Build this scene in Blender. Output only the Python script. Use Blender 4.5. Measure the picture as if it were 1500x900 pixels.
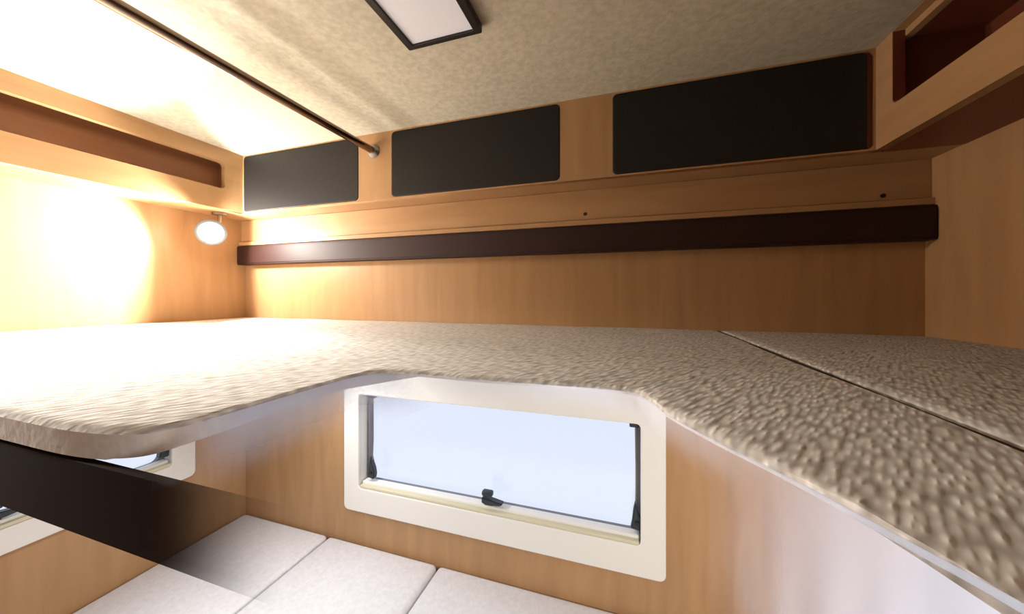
import bpy, bmesh, math, random
from mathutils import Vector, Matrix
random.seed(4)
for o in list(bpy.data.objects): bpy.data.objects.remove(o)
S = bpy.context.scene; C = S.collection
H = 1.31                                     # eye height; room origin lies under the camera
R = math.radians

# ---------------------------------------------------------------- camera
cd = bpy.data.cameras.new('camera'); cam = bpy.data.objects.new('camera', cd); C.objects.link(cam)
cd.sensor_width = 36; cd.lens = 36*515/1500; cd.clip_start = 0.005
cd.shift_y = (450-432)/1500*-1
cam.location = (0, 0, H); cam.rotation_euler = (R(90), 0, R(17.97))
S.camera = cam
# ---------------------------------------------------------------- light
S.view_settings.view_transform = 'Standard'; S.view_settings.look = 'None'
S.view_settings.gamma = 1; S.view_settings.use_curve_mapping = False
S.view_settings.exposure = 0.0
W = bpy.data.worlds.new('world'); S.world = W; W.use_nodes = True
W.node_tree.nodes['Background'].inputs[0].default_value = (.80, .85, 1, 1)
W.node_tree.nodes['Background'].inputs[1].default_value = 1.15
SPOT_W = 62.0 ; FILL_SPOT_W = 175.0; POINT_W = 17.0          # reading lamp under the left shelf, middle value an added fill lamp
FILL_PUCK_W = 8.3; FILL_STRIP_W = 5.5         # added fill lamps under the bunk
PANEL_E = 0.22         # ceiling panel

# ---------------------------------------------------------------- materials
def new_mat(name):
    m = bpy.data.materials.new(name); m.use_nodes = True
    nt = m.node_tree; return m, nt, nt.nodes['Principled BSDF']
def srgb(r, g, b):
    f = lambda c: (c/255/12.92) if c/255 <= .04045 else ((c/255+.055)/1.055)**2.4
    return (f(r), f(g), f(b), 1)
def plain(name, col, rough=.5, metal=0., spec=.5):
    m, nt, b = new_mat(name)
    b.inputs['Base Color'].default_value = col; b.inputs['Roughness'].default_value = rough
    b.inputs['Metallic'].default_value = metal; b.inputs['Specular IOR Level'].default_value = spec
    n = nt.nodes.new('ShaderNodeTexNoise'); n.inputs['Scale'].default_value = 60
    tc = nt.nodes.new('ShaderNodeTexCoord'); nt.links.new(tc.outputs['Object'], n.inputs['Vector'])
    bp = nt.nodes.new('ShaderNodeBump'); bp.inputs['Strength'].default_value = .03; bp.inputs['Distance'].default_value = .002
    nt.links.new(n.outputs['Fac'], bp.inputs['Height']); nt.links.new(bp.outputs['Normal'], b.inputs['Normal'])
    return m
def wood(name, c1, c2, scale=(3, 3, .35), rough=.42, spec=.35):
    m, nt, b = new_mat(name); L = nt.links
    tc = nt.nodes.new('ShaderNodeTexCoord'); mp = nt.nodes.new('ShaderNodeMapping')
    mp.inputs['Scale'].default_value = scale; L.new(tc.outputs['Object'], mp.inputs['Vector'])
    n = nt.nodes.new('ShaderNodeTexNoise'); n.inputs['Scale'].default_value = 9; n.inputs['Detail'].default_value = 6
    n.inputs['Distortion'].default_value = .5; L.new(mp.outputs['Vector'], n.inputs['Vector'])
    cr = nt.nodes.new('ShaderNodeValToRGB'); cr.color_ramp.elements[0].position = .3; cr.color_ramp.elements[1].position = .7
    cr.color_ramp.elements[0].color = c1; cr.color_ramp.elements[1].color = c2
    L.new(n.outputs['Fac'], cr.inputs['Fac']); L.new(cr.outputs['Color'], b.inputs['Base Color'])
    b.inputs['Roughness'].default_value = rough; b.inputs['Specular IOR Level'].default_value = spec
    return m
def fabric(name, c1, c2, scale, bump, dist, stretch=(1, 1, 1), rough=.95):
    m, nt, b = new_mat(name); L = nt.links
    tc = nt.nodes.new('ShaderNodeTexCoord'); mp = nt.nodes.new('ShaderNodeMapping')
    mp.inputs['Scale'].default_value = stretch; L.new(tc.outputs['Object'], mp.inputs['Vector'])
    n = nt.nodes.new('ShaderNodeTexNoise'); n.inputs['Scale'].default_value = scale; n.inputs['Detail'].default_value = 3
    L.new(mp.outputs['Vector'], n.inputs['Vector'])
    cr = nt.nodes.new('ShaderNodeValToRGB'); cr.color_ramp.elements[0].position = .32; cr.color_ramp.elements[1].position = .68
    cr.color_ramp.elements[0].color = c1; cr.color_ramp.elements[1].color = c2
    L.new(n.outputs['Fac'], cr.inputs['Fac']); L.new(cr.outputs['Color'], b.inputs['Base Color'])
    bp = nt.nodes.new('ShaderNodeBump'); bp.inputs['Strength'].default_value = bump; bp.inputs['Distance'].default_value = dist
    L.new(n.outputs['Fac'], bp.inputs['Height']); L.new(bp.outputs['Normal'], b.inputs['Normal'])
    b.inputs['Roughness'].default_value = rough; b.inputs['Specular IOR Level'].default_value = .1
    return m
M = {}
M['beech'] = wood('beech veneer', srgb(165, 127, 88), srgb(178, 140, 99))
M['beech_h'] = wood('beech veneer lengthways', srgb(165, 127, 88), srgb(178, 140, 99), (.35, .35, 3))
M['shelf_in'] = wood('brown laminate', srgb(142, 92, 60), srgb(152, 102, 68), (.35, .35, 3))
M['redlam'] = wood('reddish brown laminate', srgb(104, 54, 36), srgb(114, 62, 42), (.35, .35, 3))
M['ceiling'] = fabric('beige carpet lining', srgb(174, 166, 148), srgb(192, 184, 164), 80, .35, .003)
M['floor'] = wood('floor laminate', srgb(120, 84, 56), srgb(140, 100, 70), (.4, 3, 1))
M['black'] = plain('black leatherette', srgb(30, 27, 25), .6, spec=.3)
M['rail'] = plain('dark brown lacquer', srgb(44, 22, 18), .55, spec=.3)
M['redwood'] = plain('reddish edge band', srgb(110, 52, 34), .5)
M['white'] = plain('white plastic', srgb(226, 224, 216), .4)
M['cream'] = plain('cream rubber seal', srgb(205, 198, 168), .6)
M['grey'] = plain('grey rubber seal', srgb(120, 118, 124), .6)
M['dark'] = plain('dark grey plastic', srgb(40, 46, 52), .4)
M['steel'] = plain('brushed steel', srgb(150, 146, 140), .3, 1)
M['chrome'] = plain('bronzed steel', srgb(130, 112, 100), .16, 1)
M['cushion'] = fabric('white cushion fabric', srgb(214, 213, 214), srgb(224, 223, 224), 90, .15, .002)
M['side'] = fabric('grey brown mattress side', srgb(210, 202, 196), srgb(220, 213, 207), 120, .3, .002)
M['frameblack'] = plain('black metal frame', srgb(20, 17, 16), .4)
M['screw'] = plain('dark screw', srgb(50, 30, 20), .4, .6)

def knit_mat():
    m, nt, b = new_mat('knitted mattress cover'); L = nt.links
    tc = nt.nodes.new('ShaderNodeTexCoord'); mp = nt.nodes.new('ShaderNodeMapping')
    mp.inputs['Scale'].default_value = (1, .3, 1)
    m0 = nt.nodes.new('ShaderNodeMapping'); m0.inputs['Rotation'].default_value = (0, 0, R(30))
    L.new(tc.outputs['Object'], m0.inputs['Vector']); L.new(m0.outputs['Vector'], mp.inputs['Vector'])
    v = nt.nodes.new('ShaderNodeTexVoronoi'); v.inputs['Scale'].default_value = 220; v.feature = 'SMOOTH_F1'; v.inputs['Randomness'].default_value = .7
    L.new(mp.outputs['Vector'], v.inputs['Vector'])
    n = nt.nodes.new('ShaderNodeTexNoise'); n.inputs['Scale'].default_value = 14; n.inputs['Detail'].default_value = 4
    L.new(tc.outputs['Object'], n.inputs['Vector'])
    cr = nt.nodes.new('ShaderNodeValToRGB')
    cr.color_ramp.elements[0].position = .1; cr.color_ramp.elements[0].color = srgb(228, 224, 220)
    cr.color_ramp.elements[1].position = .75; cr.color_ramp.elements[1].color = srgb(150, 142, 135)
    L.new(v.outputs['Distance'], cr.inputs['Fac'])
    mx = nt.nodes.new('ShaderNodeMix'); mx.data_type = 'RGBA'; mx.blend_type = 'MULTIPLY'; mx.inputs[0].default_value = .25
    L.new(cr.outputs['Color'], mx.inputs[6]); L.new(n.outputs['Color'], mx.inputs[7])
    L.new(cr.outputs['Color'], b.inputs['Base Color'])
    bp = nt.nodes.new('ShaderNodeBump'); bp.invert = True; bp.inputs['Strength'].default_value = .6; bp.inputs['Distance'].default_value = .0018
    L.new(v.outputs['Distance'], bp.inputs['Height']); L.new(bp.outputs['Normal'], b.inputs['Normal'])
    b.inputs['Roughness'].default_value = .95; b.inputs['Specular IOR Level'].default_value = .1
    return m
M['knit'] = knit_mat()

def sheer(name, col, rough=.9):
    """surface with a made-up alpha fade, imitating haze and shade (attribute 'cover')"""
    m, nt, b = new_mat(name); L = nt.links
    b.inputs['Base Color'].default_value = col; b.inputs['Roughness'].default_value = rough
    a = nt.nodes.new('ShaderNodeAttribute'); a.attribute_name = 'cover'
    L.new(a.outputs['Fac'], b.inputs['Alpha'])
    return m
M['edge_haze'] = sheer('pale haze sheet', srgb(205, 218, 244))  # pale haze put in as a made-up sheet
def make_translucent(m):
    nt = m.node_tree; L = nt.links; b = nt.nodes['Principled BSDF']; a = nt.nodes['Attribute']
    tl = nt.nodes.new('ShaderNodeBsdfTranslucent'); tl.inputs[0].default_value = srgb(216, 228, 250)
    tr = nt.nodes.new('ShaderNodeBsdfTransparent'); m1 = nt.nodes.new('ShaderNodeMixShader'); m2_ = nt.nodes.new('ShaderNodeMixShader')
    for l in list(b.inputs['Alpha'].links): L.remove(l)
    b.inputs['Alpha'].default_value = 1
    m1.inputs[0].default_value = .15; L.new(b.outputs[0], m1.inputs[1]); L.new(tl.outputs[0], m1.inputs[2])
    L.new(a.outputs['Fac'], m2_.inputs[0]); L.new(tr.outputs[0], m2_.inputs[1]); L.new(m1.outputs[0], m2_.inputs[2])
    L.new(m2_.outputs[0], nt.nodes['Material Output'].inputs['Surface'])
make_translucent(M['edge_haze'])
M['dark_fade'] = sheer('fading dark board', srgb(34, 18, 15), .9)  # dark board colour, used with a made-up shadow-like fade
M['dark_fade'].node_tree.nodes['Principled BSDF'].inputs['Specular IOR Level'].default_value = .05

def pane_mat():
    m, nt, b = new_mat('tinted window acrylic'); L = nt.links
    t = nt.nodes.new('ShaderNodeBsdfTransparent'); t.inputs[0].default_value = (.95, .96, .97, 1)
    g = nt.nodes.new('ShaderNodeBsdfGlossy'); g.inputs['Roughness'].default_value = .1
    mx = nt.nodes.new('ShaderNodeMixShader'); mx.inputs[0].default_value = .04
    L.new(t.outputs[0], mx.inputs[1]); L.new(g.outputs[0], mx.inputs[2])
    L.new(mx.outputs[0], nt.nodes['Material Output'].inputs['Surface']); nt.nodes.remove(b)
    return m
M['pane'] = pane_mat()
def emit(name, col, s):
    m, nt, b = new_mat(name)
    b.inputs['Base Color'].default_value = col
    b.inputs['Emission Color'].default_value = col; b.inputs['Emission Strength'].default_value = s
    return m
M['led'] = emit('light diffuser', (.60, .58, .61, 1), PANEL_E)
M['bulb'] = emit('lit bulb', (1, .95, .86, 1), 30)

# ---------------------------------------------------------------- mesh helpers (z given relative to the eye height)
def link(name, me, mat, parent=None, smooth=False):
    if mat is not None:
        me.materials.clear(); me.materials.append(mat)
    if smooth:
        for p in me.polygons: p.use_smooth = True
    o = bpy.data.objects.new(name, me); C.objects.link(o)
    if parent: o.parent = parent
    return o
def bm_obj(name, bm, mat, parent=None, smooth=False):
    bmesh.ops.recalc_face_normals(bm, faces=bm.faces)
    me = bpy.data.meshes.new(name); bm.to_mesh(me); bm.free()
    return link(name, me, mat, parent, smooth)
def box_into(bm, x0, x1, y0, y1, z0, z1, bev=0, seg=2):
    t = bmesh.new(); bmesh.ops.create_cube(t, size=1)
    for v in t.verts: v.co = Vector(((x0+x1)/2+v.co.x*(x1-x0), (y0+y1)/2+v.co.y*(y1-y0), (z0+z1)/2+v.co.z*(z1-z0)))
    if bev: bmesh.ops.bevel(t, geom=t.edges[:], offset=bev, segments=seg, profile=.5, affect='EDGES')
    me = bpy.data.meshes.new('t'); t.to_mesh(me); t.free(); bm.from_mesh(me); bpy.data.meshes.remove(me)
def box(name, x0, x1, y0, y1, z0, z1, mat, parent=None, bev=0, seg=2, smooth=False):
    bm = bmesh.new(); box_into(bm, x0, x1, y0, y1, z0, z1, bev, seg)
    return bm_obj(name, bm, mat, parent, smooth)
def tube(name, pts, r, mat, parent=None, n=20, radii=None):
    bm = bmesh.new(); pts = [Vector(p) for p in pts]; rings = []
    for i, p in enumerate(pts):
        d = (pts[min(i+1, len(pts)-1)]-pts[max(i-1, 0)]).normalized()
        a = d.orthogonal().normalized() if i == 0 else (a-d*a.dot(d)).normalized()
        b = d.cross(a); rr = radii[i] if radii else r
        rings.append([bm.verts.new(p+(a*math.cos(t)+b*math.sin(t))*rr) for t in [2*math.pi*k/n for k in range(n)]])
    for A, B in zip(rings, rings[1:]):
        for k in range(n): bm.faces.new((A[k], A[(k+1) % n], B[(k+1) % n], B[k]))
    bm.faces.new(rings[0]); bm.faces.new(rings[-1])
    o = bm_obj(name, bm, mat, parent, True)
    m = o.modifiers.new('e', 'EDGE_SPLIT'); m.split_angle = R(50)
    return o
def rrect(x0, x1, y0, y1, r, n=7):
    if r <= 0: return [(x0, y0), (x1, y0), (x1, y1), (x0, y1)]
    out = []
    for cx, cy, a0 in ((x1-r, y0+r, -90), (x1-r, y1-r, 0), (x0+r, y1-r, 90), (x0+r, y0+r, 180)):
        for k in range(n+1):
            a = R(a0+90*k/n); out.append((cx+r*math.cos(a), cy+r*math.sin(a)))
    return out
def plate_mesh(outline, holes, thick, bev=0.0):
    """flat plate in local XY, centred on z, with holes"""
    cu = bpy.data.curves.new('c', 'CURVE'); cu.dimensions = '2D'; cu.fill_mode = 'BOTH'
    cu.extrude = thick/2-bev; cu.bevel_depth = bev; cu.bevel_resolution = 2; cu.offset = -bev
    for pl in [outline]+list(holes):
        s = cu.splines.new('POLY'); s.points.add(len(pl)-1); s.use_cyclic_u = True
        for p, q in zip(s.points, pl): p.co = (q[0], q[1], 0, 1)
    o = bpy.data.objects.new('c', cu); C.objects.link(o)
    dg = bpy.context.evaluated_depsgraph_get(); dg.update()
    me = bpy.data.meshes.new_from_object(o.evaluated_get(dg)); bpy.data.objects.remove(o)
    return me
# plate frames: 'Y' plate lies in XZ (x=x, y->z), front face at y0 ; 'X' plate lies in YZ
def plate_y(name, outline, holes, y0, y1, mat, parent=None, bev=0):
    me = plate_mesh(outline, holes, abs(y1-y0), bev)
    me.transform(Matrix(((1, 0, 0, 0), (0, 0, -1, (y0+y1)/2), (0, 1, 0, 0), (0, 0, 0, 1))))
    return link(name, me, mat, parent)
def plate_x(name, outline, holes, x0, x1, mat, parent=None, bev=0):
    me = plate_mesh(outline, holes, abs(x1-x0), bev)
    me.transform(Matrix(((0, 0, 1, (x0+x1)/2), (1, 0, 0, 0), (0, 1, 0, 0), (0, 0, 0, 1))))
    return link(name, me, mat, parent)
def empty(name, loc=(0, 0, H), rz=0):
    o = bpy.data.objects.new(name, None); C.objects.link(o); o.location = loc; o.rotation_euler = (0, 0, rz)
    o.empty_display_size = .05
    return o
def tag(o, label=None, cat=None, group=None, kind=None):
    for k, v in (('label', label), ('category', cat), ('group', group), ('kind', kind)):
        if v: o[k] = v
    return o
def lift(o): o.location.z += H; return o
def struct(o): o['kind'] = 'structure'; return lift(o)

# ---------------------------------------------------------------- room shell
XL, XR, YB, YF, ZC, ZF = -1.433, .616, 1.0, -3.6, .492, -H
W1 = (-.93, .092, -.74, -.27)       # hole of the back window  (x0,x1,z0,z1)
W2 = (.045, .812, -.612, -.18)      # hole of the left window  (y0,y1,z0,z1)
T = .06
struct(plate_y('wall_back', rrect(XL-T, XR+T, ZF, ZC+T, 0), [rrect(*W1, .02)], YB, YB+.03, M['beech']))
struct(plate_x('wall_left', rrect(YF, YB, ZF, ZC+T, 0), [rrect(*W2, .02)], XL-.03, XL, M['beech']))
struct(box('wall_right', XR, XR+.03, YF, YB, ZF, ZC+T, M['beech']))
struct(box('wall_front', XL-.03, XR+.03, YF-.03, YF, ZF, ZC+T, M['beech']))
struct(box('floor', XL-.03, XR+.03, YF-.03, YB+.03, ZF-.03, ZF, M['floor']))
struct(box('ceiling', XL-.03, XR+.03, YF-.03, YB+.03, ZC, ZC+.03, M['ceiling']))

# ---------------------------------------------------------------- windows
def window(name, w, h, loc, rz, side_w, bar, xc):
    """w,h outer frame size; local x right, y outward, origin at the centre of the frame on the wall face"""
    root = empty(name, loc, rz); root['kind'] = 'structure'
    x, z = w/2, h/2
    ix, it, ib = x-side_w, z-bar, -z+bar
    plate_y('window_frame', rrect(-x, x, -z, z, .018), [rrect(-ix, ix, ib, it, .012)], -.014, 0, M['white'], root, .003)
    plate_y('inner_reveal', rrect(-x+.012, x-.012, -z+.012, z-.012, .01), [rrect(-ix-.001, ix+.001, ib-.001, it+.001, .012)], 0, .045, M['white'], root)
    plate_y('window_seal', rrect(-ix-.01, ix+.01, ib-.01, it+.01, .01), [rrect(-ix+.012, ix-.012, ib+.014, it-.01, .02)], .03, .046, M['grey'], root, .002)
    # moulded sill and blind cassette bar along the bottom
    box('sill_strip', -ix+.002, ix-.002, .002, .030, ib+.001, ib+.018, M['white'], root, .004)
    box('blind_rail', -ix+.004, ix-.004, -.012, .004, ib+.0005, ib+.010, M['cream'], root, .002)
    plate_y('window_pane', rrect(-ix+.002, ix-.002, ib+.002, it-.002, .02), [], .048, .052, M['pane'], root, .001)
    # two window stays: thin rod, top bracket, dark clamp
    for s, xs in ((-1, -ix+.035), (1, ix-.012)):
        st = tube('window_stay', [(xs, .018, it-.012), (xs+.002, .016, (it+ib)/2), (xs, .014, ib+.075)], .0022, M['steel'], root, 10)
        box('stay_bracket', xs-.016, xs+.010, .008, .028, it-.018, it-.006, M['dark'], st, .003)
        bm = bmesh.new()
        prof = [(-.013, 0), (.012, -.004), (.016, .012), (.012, .034), (.004, .052), (-.001, .072), (-.006, .050), (-.009, .020)]
        A = [bm.verts.new((xs+px_, .004, ib+.032+pz)) for px_, pz in prof]
        B = [bm.verts.new((xs+px_, .022, ib+.032+pz)) for px_, pz in prof]
        bm.faces.new(A); bm.faces.new(B)
        for k in range(8): bm.faces.new((A[k], A[(k+1) % 8], B[(k+1) % 8], B[k]))
        bmesh.ops.recalc_face_normals(bm, faces=bm.faces)
        bmesh.ops.bevel(bm, geom=bm.edges[:], offset=.0022, segments=2, affect='EDGES')
        bm_obj('stay_clamp', bm, M['dark'], st)
        tube('clamp_screw', [(xs+.003, .001, ib+.05), (xs+.003, .006, ib+.05)], .005, M['frameblack'], st, 14)
    # centre latch: base, lever, thumb piece
    la = box('window_latch', xc-.018, xc+.012, .002, .026, ib+.018, ib+.028, M['dark'], root, .003)
    bm = bmesh.new()
    prof = [(-.022, .026), (-.022, .044), (.010, .040), (.046, .034), (.040, .027), (.014, .024)]
    A = [bm.verts.new((xc+a, -.006, ib+b)) for a, b in prof]; B = [bm.verts.new((xc+a, .016, ib+b)) for a, b in prof]
    bm.faces.new(A); bm.faces.new(B)
    for k in range(6): bm.faces.new((A[k], A[(k+1) % 6], B[(k+1) % 6], B[k]))
    bmesh.ops.recalc_face_normals(bm, faces=bm.faces)
    bmesh.ops.bevel(bm, geom=bm.edges[:], offset=.0025, segments=2, affect='EDGES')
    bm_obj('latch_lever', bm, M['dark'], la)
    box('thumb_button', xc-.022, xc+.012, -.006, .014, ib+.048, ib+.064, M['dark'], la, .005, 3, True)
    return root
window('window_1', 1.036, .486, ((-.937+.0985)/2, YB, H-.504), 0, .062, .082, 0.02)
window('window_2', .785, .455, (XL, .8215-.785/2, H-.397), R(90), .066, .062, -0.012)

# ---------------------------------------------------------------- overhead units
ZB = .288; YP = .89; XP = -1.29; XQ = .4735
# back cabinet
cab = empty('overhead_cabinet')
tag(cab, 'beech overhead cabinet with three black panels along the back wall under the ceiling', 'cabinet')
P3 = [(-1.286, -.789), (-.668, -.160), (-.031, .4705)]
ztop, zbot = ZC-.004, ZB+.004
plate_y('fascia', rrect(XP, XQ, ZB, ZC, 0), [rrect(a, b, zbot, ztop, .012) for a, b in P3], YP, YP+.016, M['beech'], cab)
box('bottom_board', XL, XR, YP+.0165, YB, ZB+.0005, ZB+.014, M['beech_h'], cab)
for i, (a, b) in enumerate(P3):
    bb = b-.001 if i < 2 else b-.010
    plate_y('door_panel', rrect(a+.001, bb, zbot+.001, ztop-.001, .011), [], YP-.001, YP+.013, M['black'], cab, .002)
e = box('edge_strip', .4610, .4700, YP+.004, YP+.014, zbot+.004, ztop-.002, M['redwood'], cab); e['label'] = 'reddish strip'
# left open shelf
sl = empty('wall_shelf')
tag(sl, 'beech open wall shelf above the bright lamp on the left', 'shelf')
def shelf(root, xf, xw, sgn, holes, y0, y1, low, inner):
    a, b = sorted((xf, xf-sgn*.018))
    plate_x('front_frame', rrect(y0, y1, ZB, ZC, 0), holes, a, b, M['beech_h'], root, 0)
    xi = xf-sgn*.018
    a, b = sorted((xi, XL if sgn > 0 else XR)); box('bottom_board', a, b, y0, y1+.016, ZB, ZB+.016, low, root)
    a, b = sorted((xw, xw+sgn*.006)); box('back_panel', a, b, y0, y1, ZB+.016, ZC, inner, root)
    a, b = sorted((xi, xw+sgn*.006)); box('shelf_lining', a, b, y0, y1, ZB+.016, ZB+.022, inner, root)
shelf(sl, XP, -1.352, 1, [rrect(.372, .832, .357, .445, .014), rrect(-.60, .29, .357, .445, .014)], -1.2, YP, M['beech_h'], M['shelf_in'])
box('divider', -1.346, XP-.018, .316, .334, ZB+.022, ZC, M['shelf_in'], sl)
box('end_board', -1.346, XP-.018, .845, .861, ZB+.022, ZC, M['shelf_in'], sl)
sr = empty('wall_shelf')
tag(sr, 'beech open wall shelf in the dark upper right corner', 'shelf')
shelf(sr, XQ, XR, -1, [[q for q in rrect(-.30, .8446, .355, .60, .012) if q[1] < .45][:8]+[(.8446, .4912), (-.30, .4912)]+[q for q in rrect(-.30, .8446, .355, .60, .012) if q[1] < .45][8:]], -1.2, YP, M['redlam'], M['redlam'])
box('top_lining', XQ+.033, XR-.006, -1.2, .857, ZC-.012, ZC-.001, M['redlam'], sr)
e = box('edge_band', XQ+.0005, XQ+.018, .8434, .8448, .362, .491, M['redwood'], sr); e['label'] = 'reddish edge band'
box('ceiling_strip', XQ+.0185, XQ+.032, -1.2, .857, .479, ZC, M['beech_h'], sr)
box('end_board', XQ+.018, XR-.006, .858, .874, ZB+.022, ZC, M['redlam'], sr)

# batten under the cabinet, its lip and screws, and the dark rail
bt = empty('wall_batten'); tag(bt, 'long beech batten screwed to the back wall below the cabinet', 'batten')
box('board', XL, XR, .982, YB, .206, ZB, M['beech_h'], bt, .001)
box('lower_lip', XL, XR, .973, YB, .190, .204, M['beech_h'], bt, .001)
for x, z in ((-.107*1.0, .222), (.5345, .2165)):
    s = tube('screw', [(x, .9825, z), (x, .980, z)], .0045, M['screw'], bt, 16)
rl = empty('wall_rail')
tag(rl, 'dark brown glossy rail running the full width of the back wall', 'rail')
box('rail_body', XL, XR, .966, YB, .115, .188, M['rail'], rl, .003)
box('rail_face', XL+.004, XR-.004, .9635, .966, .121, .182, M['rail'], rl, .001)

# ---------------------------------------------------------------- ceiling rod and ceiling light
rod = empty('hanging_rod'); tag(rod, 'bronzed metal rod hung below the ceiling with a round wall flange', 'rod')
tube('rod_tube', [(-.7304, YF, .437), (-.7304, .0, .437), (-.7304, YP-.004, .437)], .0105, M['chrome'], rod, 28)
tube('wall_flange', [(-.7304, YP-.014, .437), (-.7304, YP-.006, .437), (-.7304, YP-.001, .437)], .02, M['steel'], rod, 28, [.013, .019, .021])
tube('wall_flange', [(-.7304, YF+.012, .437), (-.7304, YF+.001, .437)], .02, M['steel'], rod, 28)
cl = empty('ceiling_light'); tag(cl, 'slim rectangular ceiling light with a black frame', 'light')
cx0, cx1, cy0, cy1 = -.404, -.249, .19, .594
me = plate_mesh(rrect(cx0, cx1, cy0, cy1, .004), [rrect(cx0+.014, cx1-.014, cy0+.014, cy1-.010, .002)], .014, .001)
me.transform(Matrix.Translation((0, 0, ZC-.007))); link('light_frame', me, M['frameblack'], cl)
box('diffuser', cx0+.013, cx1-.013, cy0+.013, cy1-.009, ZC-.010, ZC-.001, M['led'], cl)

# ---------------------------------------------------------------- reading lamp and an added fill lamp
def reading_or_fill_lamp(P, A, aim, label, spot_w, point_w, cone, blend):
    A = Vector(A).normalized(); P = Vector(P)
    lamp = empty('reading_or_fill_lamp'); tag(lamp, label, 'lamp')
    up = Vector((P.x-.03, P.y+.045, ZB-.001))
    tube('lamp_back', [P-A*.030, P-A*.022, P-A*.010, P-A*.004], .03, M['steel'], lamp, 32, [.014, .030, .041, .043])
    tube('lamp_stem', [P-A*.025, P-A*.040+Vector((0, 0, .012)), up-Vector((0, 0, .03)), up-Vector((0, 0, .006))], .0055, M['steel'], lamp, 14)
    tube('mounting_plate', [up, up-Vector((0, 0, .007))], .022, M['steel'], lamp, 24)
    bm = bmesh.new(); bmesh.ops.create_uvsphere(bm, u_segments=28, v_segments=16, radius=.033)
    bmesh.ops.translate(bm, verts=bm.verts, vec=P+A*.006)
    bm_obj('bulb', bm, M['bulb'], lamp, True)
    if point_w:
        ld = bpy.data.lights.new('reading_lamp_glow', 'SPOT'); ld.energy = point_w; ld.spot_size = R(170); ld.spot_blend = .15; ld.shadow_soft_size = .02; ld.color = (1, .965, .90)
        lo = bpy.data.objects.new('reading_lamp_glow', ld); C.objects.link(lo); lo.location = P+A*.062+Vector((0, 0, H))
        lo.rotation_euler = Vector((.8, .6, 0)).to_track_quat('-Z', 'Y').to_euler()
    ls = bpy.data.lights.new('reading_or_fill_beam', 'SPOT'); ls.energy = spot_w; ls.shadow_soft_size = .035; ls.color = (1, .965, .90)
    ls.spot_size = R(cone); ls.spot_blend = blend
    lo = bpy.data.objects.new('reading_or_fill_beam', ls); C.objects.link(lo); lo.location = P+A*.068+Vector((0, 0, H))
    lo.rotation_euler = Vector(aim).to_track_quat('-Z', 'Y').to_euler()
reading_or_fill_lamp((-1.330, .814, .210), (.85, -.52, -.10), (.15, -1, -.25), 'small brightly lit reading lamp in the corner under the left shelf', SPOT_W, POINT_W, 140, .35)
reading_or_fill_lamp((-1.330, .02, .210), (.75, .66, -.3), (.32, .17, -.80), 'added small fill lamp under the left shelf, out of view nearer the viewer', FILL_SPOT_W, 0, 122, .75)  # added fill lamp out of view, brightens the left of the mattress

# added fill lamp under the bunk, unseen, brightening the bench
ll = empty('fill_strip'); tag(ll, 'added slim white fill lamp under the bunk mattress, out of view', 'lamp')
box('fill_lamp_housing', -1.27, -.65, .60, .66, -.175, -.162, M['white'], ll, .003)
box('fill_lamp_diffuser', -1.26, -.66, .605, .655, -.180, -.175, M['led'], ll, .002)
ad = bpy.data.lights.new('fill_strip_light', 'AREA'); ad.shape = 'RECTANGLE'; ad.size = .58; ad.size_y = .05; ad.energy = FILL_STRIP_W; ad.color = (.97, .97, 1)
ao = bpy.data.objects.new('fill_strip_light', ad); C.objects.link(ao); ao.location = (-.96, .63, H-.185)
ao.rotation_euler = Vector((.55, -.15, -1)).to_track_quat('-Z', 'Y').to_euler()

pl = empty('fill_puck'); tag(pl, 'added round white fill lamp under the narrow mattress piece, out of view', 'lamp')  # added unseen lamp, fills the cushions and lower walls
Q = Vector((.46, -.06, -.165))
tube('fill_lamp_housing', [Q, Q-Vector((0, 0, .018))], .06, M['white'], pl, 36)
tube('fill_lamp_diffuser', [Q-Vector((0, 0, .018)), Q-Vector((0, 0, .026))], .05, M['led'], pl, 36, [.05, .042])
fd = bpy.data.lights.new('fill_puck_light', 'SPOT'); fd.energy = FILL_PUCK_W*4; fd.spot_size = R(160); fd.spot_blend = .5; fd.shadow_soft_size = .05; fd.color = (1, .98, .96)
fo = bpy.data.objects.new('fill_puck_light', fd); C.objects.link(fo); fo.location = Q+Vector((0, 0, H-.09))
fo.rotation_euler = Vector((-.75, .75, -.55)).to_track_quat('-Z', 'Y').to_euler()

# ---------------------------------------------------------------- lower bench and its cushions
bn = box('bench', XL+.001, XR-.001, .30, YB-.001, ZF, -.958, M['beech'], None, .004); lift(bn)
tag(bn, 'wooden bench base under the white seat cushions', 'bench')
labs = ['white seat cushion in the left corner below the windows', 'white seat cushion second from the left corner, middle of the bench',
        'long white seat cushion under the right half of the back window']
for i, (a, b) in enumerate(((XL+.002, -1.014), (-1.009, -.572), (-.567, .40))):
    bm = bmesh.new(); box_into(bm, a, b, .30, YB-.003, -.957, -.858, .016, 4)
    for v in bm.verts:
        u_ = (v.co.x-a)/(b-a)
        if v.co.z > -.875: v.co.z -= .003*(abs(2*u_-1))**4
    c = bm_obj('seat_cushion', bm, M['cushion'], None, True); lift(c)
    tag(c, labs[i], 'cushion', 'seat cushions on the bench')

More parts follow.
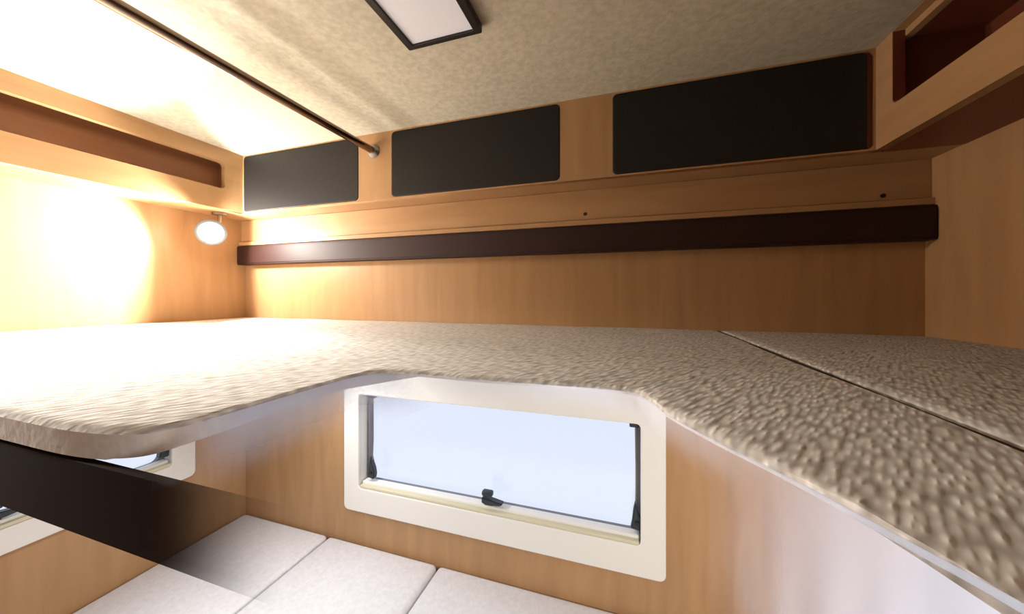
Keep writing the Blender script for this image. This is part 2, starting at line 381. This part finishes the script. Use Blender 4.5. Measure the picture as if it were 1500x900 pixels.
# ---------------------------------------------------------------- bunk mattress with the access cut-out
ZM = -.0895
key = [(-1.43, .135), (-1.1, .135), (-.8, .135), (-.6, .135), (-.454, .135), (-.36, .136), (-.312, .146), (-.298, .165), (-.296, .198), (-.296, .235),
       (-.295, .270), (-.293, .312), (-.280, .343), (-.235, .356), (-.152, .353), (-.075, .356), (-.0045, .356), (.018, .335), (.0296, .300), (.0547, .252),
       (.0807, .2114), (.0985, .178), (.1139, .148), (.126, .11), (.138, .04), (.146, -.1), (.15, -.4), (.15, -1.2)]
def catmull(P, n=8):
    out = []
    for i in range(len(P)-1):
        p0, p1, p2, p3 = [Vector(P[max(0, min(len(P)-1, j))]) for j in (i-1, i, i+1, i+2)]
        for k in range(n):
            t = k/n
            out.append(.5*((2*p1)+(p2-p0)*t+(2*p0-5*p1+4*p2-p3)*t*t+(3*p1-p0-3*p2+p3)*t**3))
    out.append(Vector(P[-1])); return out
edge = catmull(key)
def mattress(name, inner, outer, thick_in, mat, undercut=True):
    """inner = near edge polyline, outer = matching far polyline; ribs bridge them, so the slab thickens away from its thin near edge"""
    bm = bmesh.new(); N = len(inner)
    S_ = [0, .004, .012, .05, .12, .25, .5, .8, .97, 1.0]
    top, bot = [], []
    for i in range(N):
        a, b = inner[i], outer[i]; L = (b-a).length; d = (b-a).normalized()
        tr, br = [], []
        for s in S_:
            p = a+(b-a)*s; dist = L*s
            round_ = .004*max(0, 1-dist/.006)**2
            tr.append(bm.verts.new((p.x, p.y, ZM-round_+.0012*math.sin(p.x*17+1)*math.sin(p.y*13)*min(1, dist*8))))
            pd = min((p-q).length for q in inner); th = thick_in(i)+min(.05, pd*.18)
            br.append(bm.verts.new((p.x, p.y, ZM-th)))
        top.append(tr); bot.append(br)
    K = len(S_)
    for i in range(N-1):
        for k in range(K-1):
            bm.faces.new((top[i][k], top[i+1][k], top[i+1][k+1], top[i][k+1])); bm.faces.new((bot[i][k], bot[i][k+1], bot[i+1][k+1], bot[i+1][k]))
        f = bm.faces.new((top[i][0], bot[i][0], bot[i+1][0], top[i+1][0])); f.material_index = 1
        bm.faces.new((top[i][-1], top[i+1][-1], bot[i+1][-1], bot[i][-1]))
    for i in (0, N-1):
        for k in range(K-1): bm.faces.new((top[i][k], top[i][k+1], bot[i][k+1], bot[i][k]))
    bmesh.ops.recalc_face_normals(bm, faces=bm.faces)
    me = bpy.data.meshes.new(name); bm.to_mesh(me); bm.free()
    o = bpy.data.objects.new(name, me); C.objects.link(o)
    me.materials.append(mat); me.materials.append(M['side'])
    for p in me.polygons: p.use_smooth = True
    md = o.modifiers.new('e', 'EDGE_SPLIT'); md.split_angle = R(40)
    return o
# far side of every rib: back wall for the left and middle, seam line for the right
outer = []
for i, p in enumerate(edge):
    f = i/(len(edge)-1)
    if i <= 8*4: outer.append(Vector((p.x, .998)))
    else: outer.append(None)
i0 = 8*4; i1 = 8*18
for i in range(i0+1, len(edge)):
    if i <= i1:
        t = (i-i0)/(i1-i0); outer[i] = Vector((-.454+(i-i0)/64*.14 if i <= i0+64 else -.314+(i-i0-64)/(i1-i0-64)*.527, .998))
    else:
        t = (i-i1)/(len(edge)-1-i1); outer[i] = Vector((.2130, .998+(t**.55)*(-1.2-.998)))
def thick(i):
    x = edge[i].x; y = edge[i].y
    if y < .14 and x < -.3: return .021
    if x < -.28 and y < .24: return .021-.015*min(1, (y-.135)/.1)
    return .006
mt = mattress('bunk_mattress', edge, outer, thick, M['knit'])
lift(mt); tag(mt, 'large knitted grey bunk mattress with a cut-out, spreading from the lamp to the dark seam', 'mattress')
in2 = [Vector((.2240, .998-2.198*k/24)) for k in range(25)]; out2 = [Vector((XR-.002, .998-2.198*k/24)) for k in range(25)]
m2 = mattress('bunk_mattress', in2, out2, lambda i: .02, M['knit'])
lift(m2); tag(m2, 'narrow dark knitted mattress piece against the right wall beyond the seam', 'mattress')

pc = tube('seam_shade_cord', [(.2185, .996, ZM-.006), (.2185, .0, ZM-.006), (.2185, -1.19, ZM-.006)], .0054, plain('dark brown piping', srgb(52, 34, 28), .8), None, 12)  # dark cord added to put shade into the seam gap
lift(pc); tag(pc, 'added dark brown cord standing in for shade in the seam between the two mattress pieces', 'shade_cord')
def strip_obj(name, path, depth, dens, mat, rows=8, fold=0., off=0.):
    bm = bmesh.new(); lay = []
    N = len(path); s = 0
    for i, p in enumerate(path):
        if i: s += (p-path[i-1]).length
        d = (path[min(i+1, N-1)]-path[max(i-1, 0)]).normalized(); nrm = Vector((d.y, -d.x))
        col = []
        for k in range(rows+1):
            t = k/rows; q = p+nrm*(off+fold*t*math.sin(s*260)+fold*.6*t*math.sin(s*97+1))
            col.append(bm.verts.new((q.x, q.y, ZM-.003-depth(p)*t)))
        lay.append(col)
    for A_, B_ in zip(lay, lay[1:]):
        for k in range(rows): bm.faces.new((A_[k], B_[k], B_[k+1], A_[k+1]))
    me = bpy.data.meshes.new(name); bm.to_mesh(me); bm.free()
    at = me.attributes.new('cover', 'FLOAT', 'POINT')
    for i, v in enumerate(me.vertices): at.data[i].value = dens(v.co)
    for p in me.polygons: p.use_smooth = True
    return link(name, me, mat)
def sm(a, b, x):
    t = max(0, min(1, (x-a)/(b-a))); return t*t*(3-2*t)
# made-up sheet imitating pale haze below the mattress edge round the cut-out
vpath = catmull(key[6:26], 14)
def vdepth(p): return .035+.10*sm(.0, .08, p.x)+.03*sm(-.2, -.29, p.x)
def vdens(c):
    h_ = (ZM-.003-c.z)
    d = .72*sm(.045, .115, c.x+.35*h_*0)
    d = max(d, .3*(1-sm(.0, .03, h_))*sm(-.3, -.25, c.x))
    d = max(d, .7*(1-sm(.006, .06, h_))*sm(.15, .21, c.y)*(1-sm(-.28, -.20, c.x)))
    return d
va = strip_obj('haze_sheet', vpath, vdepth, vdens, M['edge_haze'], 10, .0012, .001)
lift(va); tag(va, 'made-up sheer white sheet imitating pale haze below the mattress edge round the cut-out', 'edge_haze')

# shadow-like dark wedge built as a board; its fade to clear is made up
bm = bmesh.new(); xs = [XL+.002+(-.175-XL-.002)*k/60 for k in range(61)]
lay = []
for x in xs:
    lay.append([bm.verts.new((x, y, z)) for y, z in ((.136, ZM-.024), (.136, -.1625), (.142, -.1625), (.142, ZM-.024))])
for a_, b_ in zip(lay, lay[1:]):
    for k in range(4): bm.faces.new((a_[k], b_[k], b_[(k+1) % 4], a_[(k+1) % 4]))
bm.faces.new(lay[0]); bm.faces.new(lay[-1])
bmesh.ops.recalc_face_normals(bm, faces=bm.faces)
me = bpy.data.meshes.new('fading_board'); bm.to_mesh(me); bm.free()
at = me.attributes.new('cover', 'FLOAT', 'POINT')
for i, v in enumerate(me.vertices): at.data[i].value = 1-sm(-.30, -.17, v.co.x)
gb = link('fading_board', me, M['dark_fade']); lift(gb)
tag(gb, 'dark board under the left edge of the mattress, with a made-up shadow-like fade towards its right end', 'board')
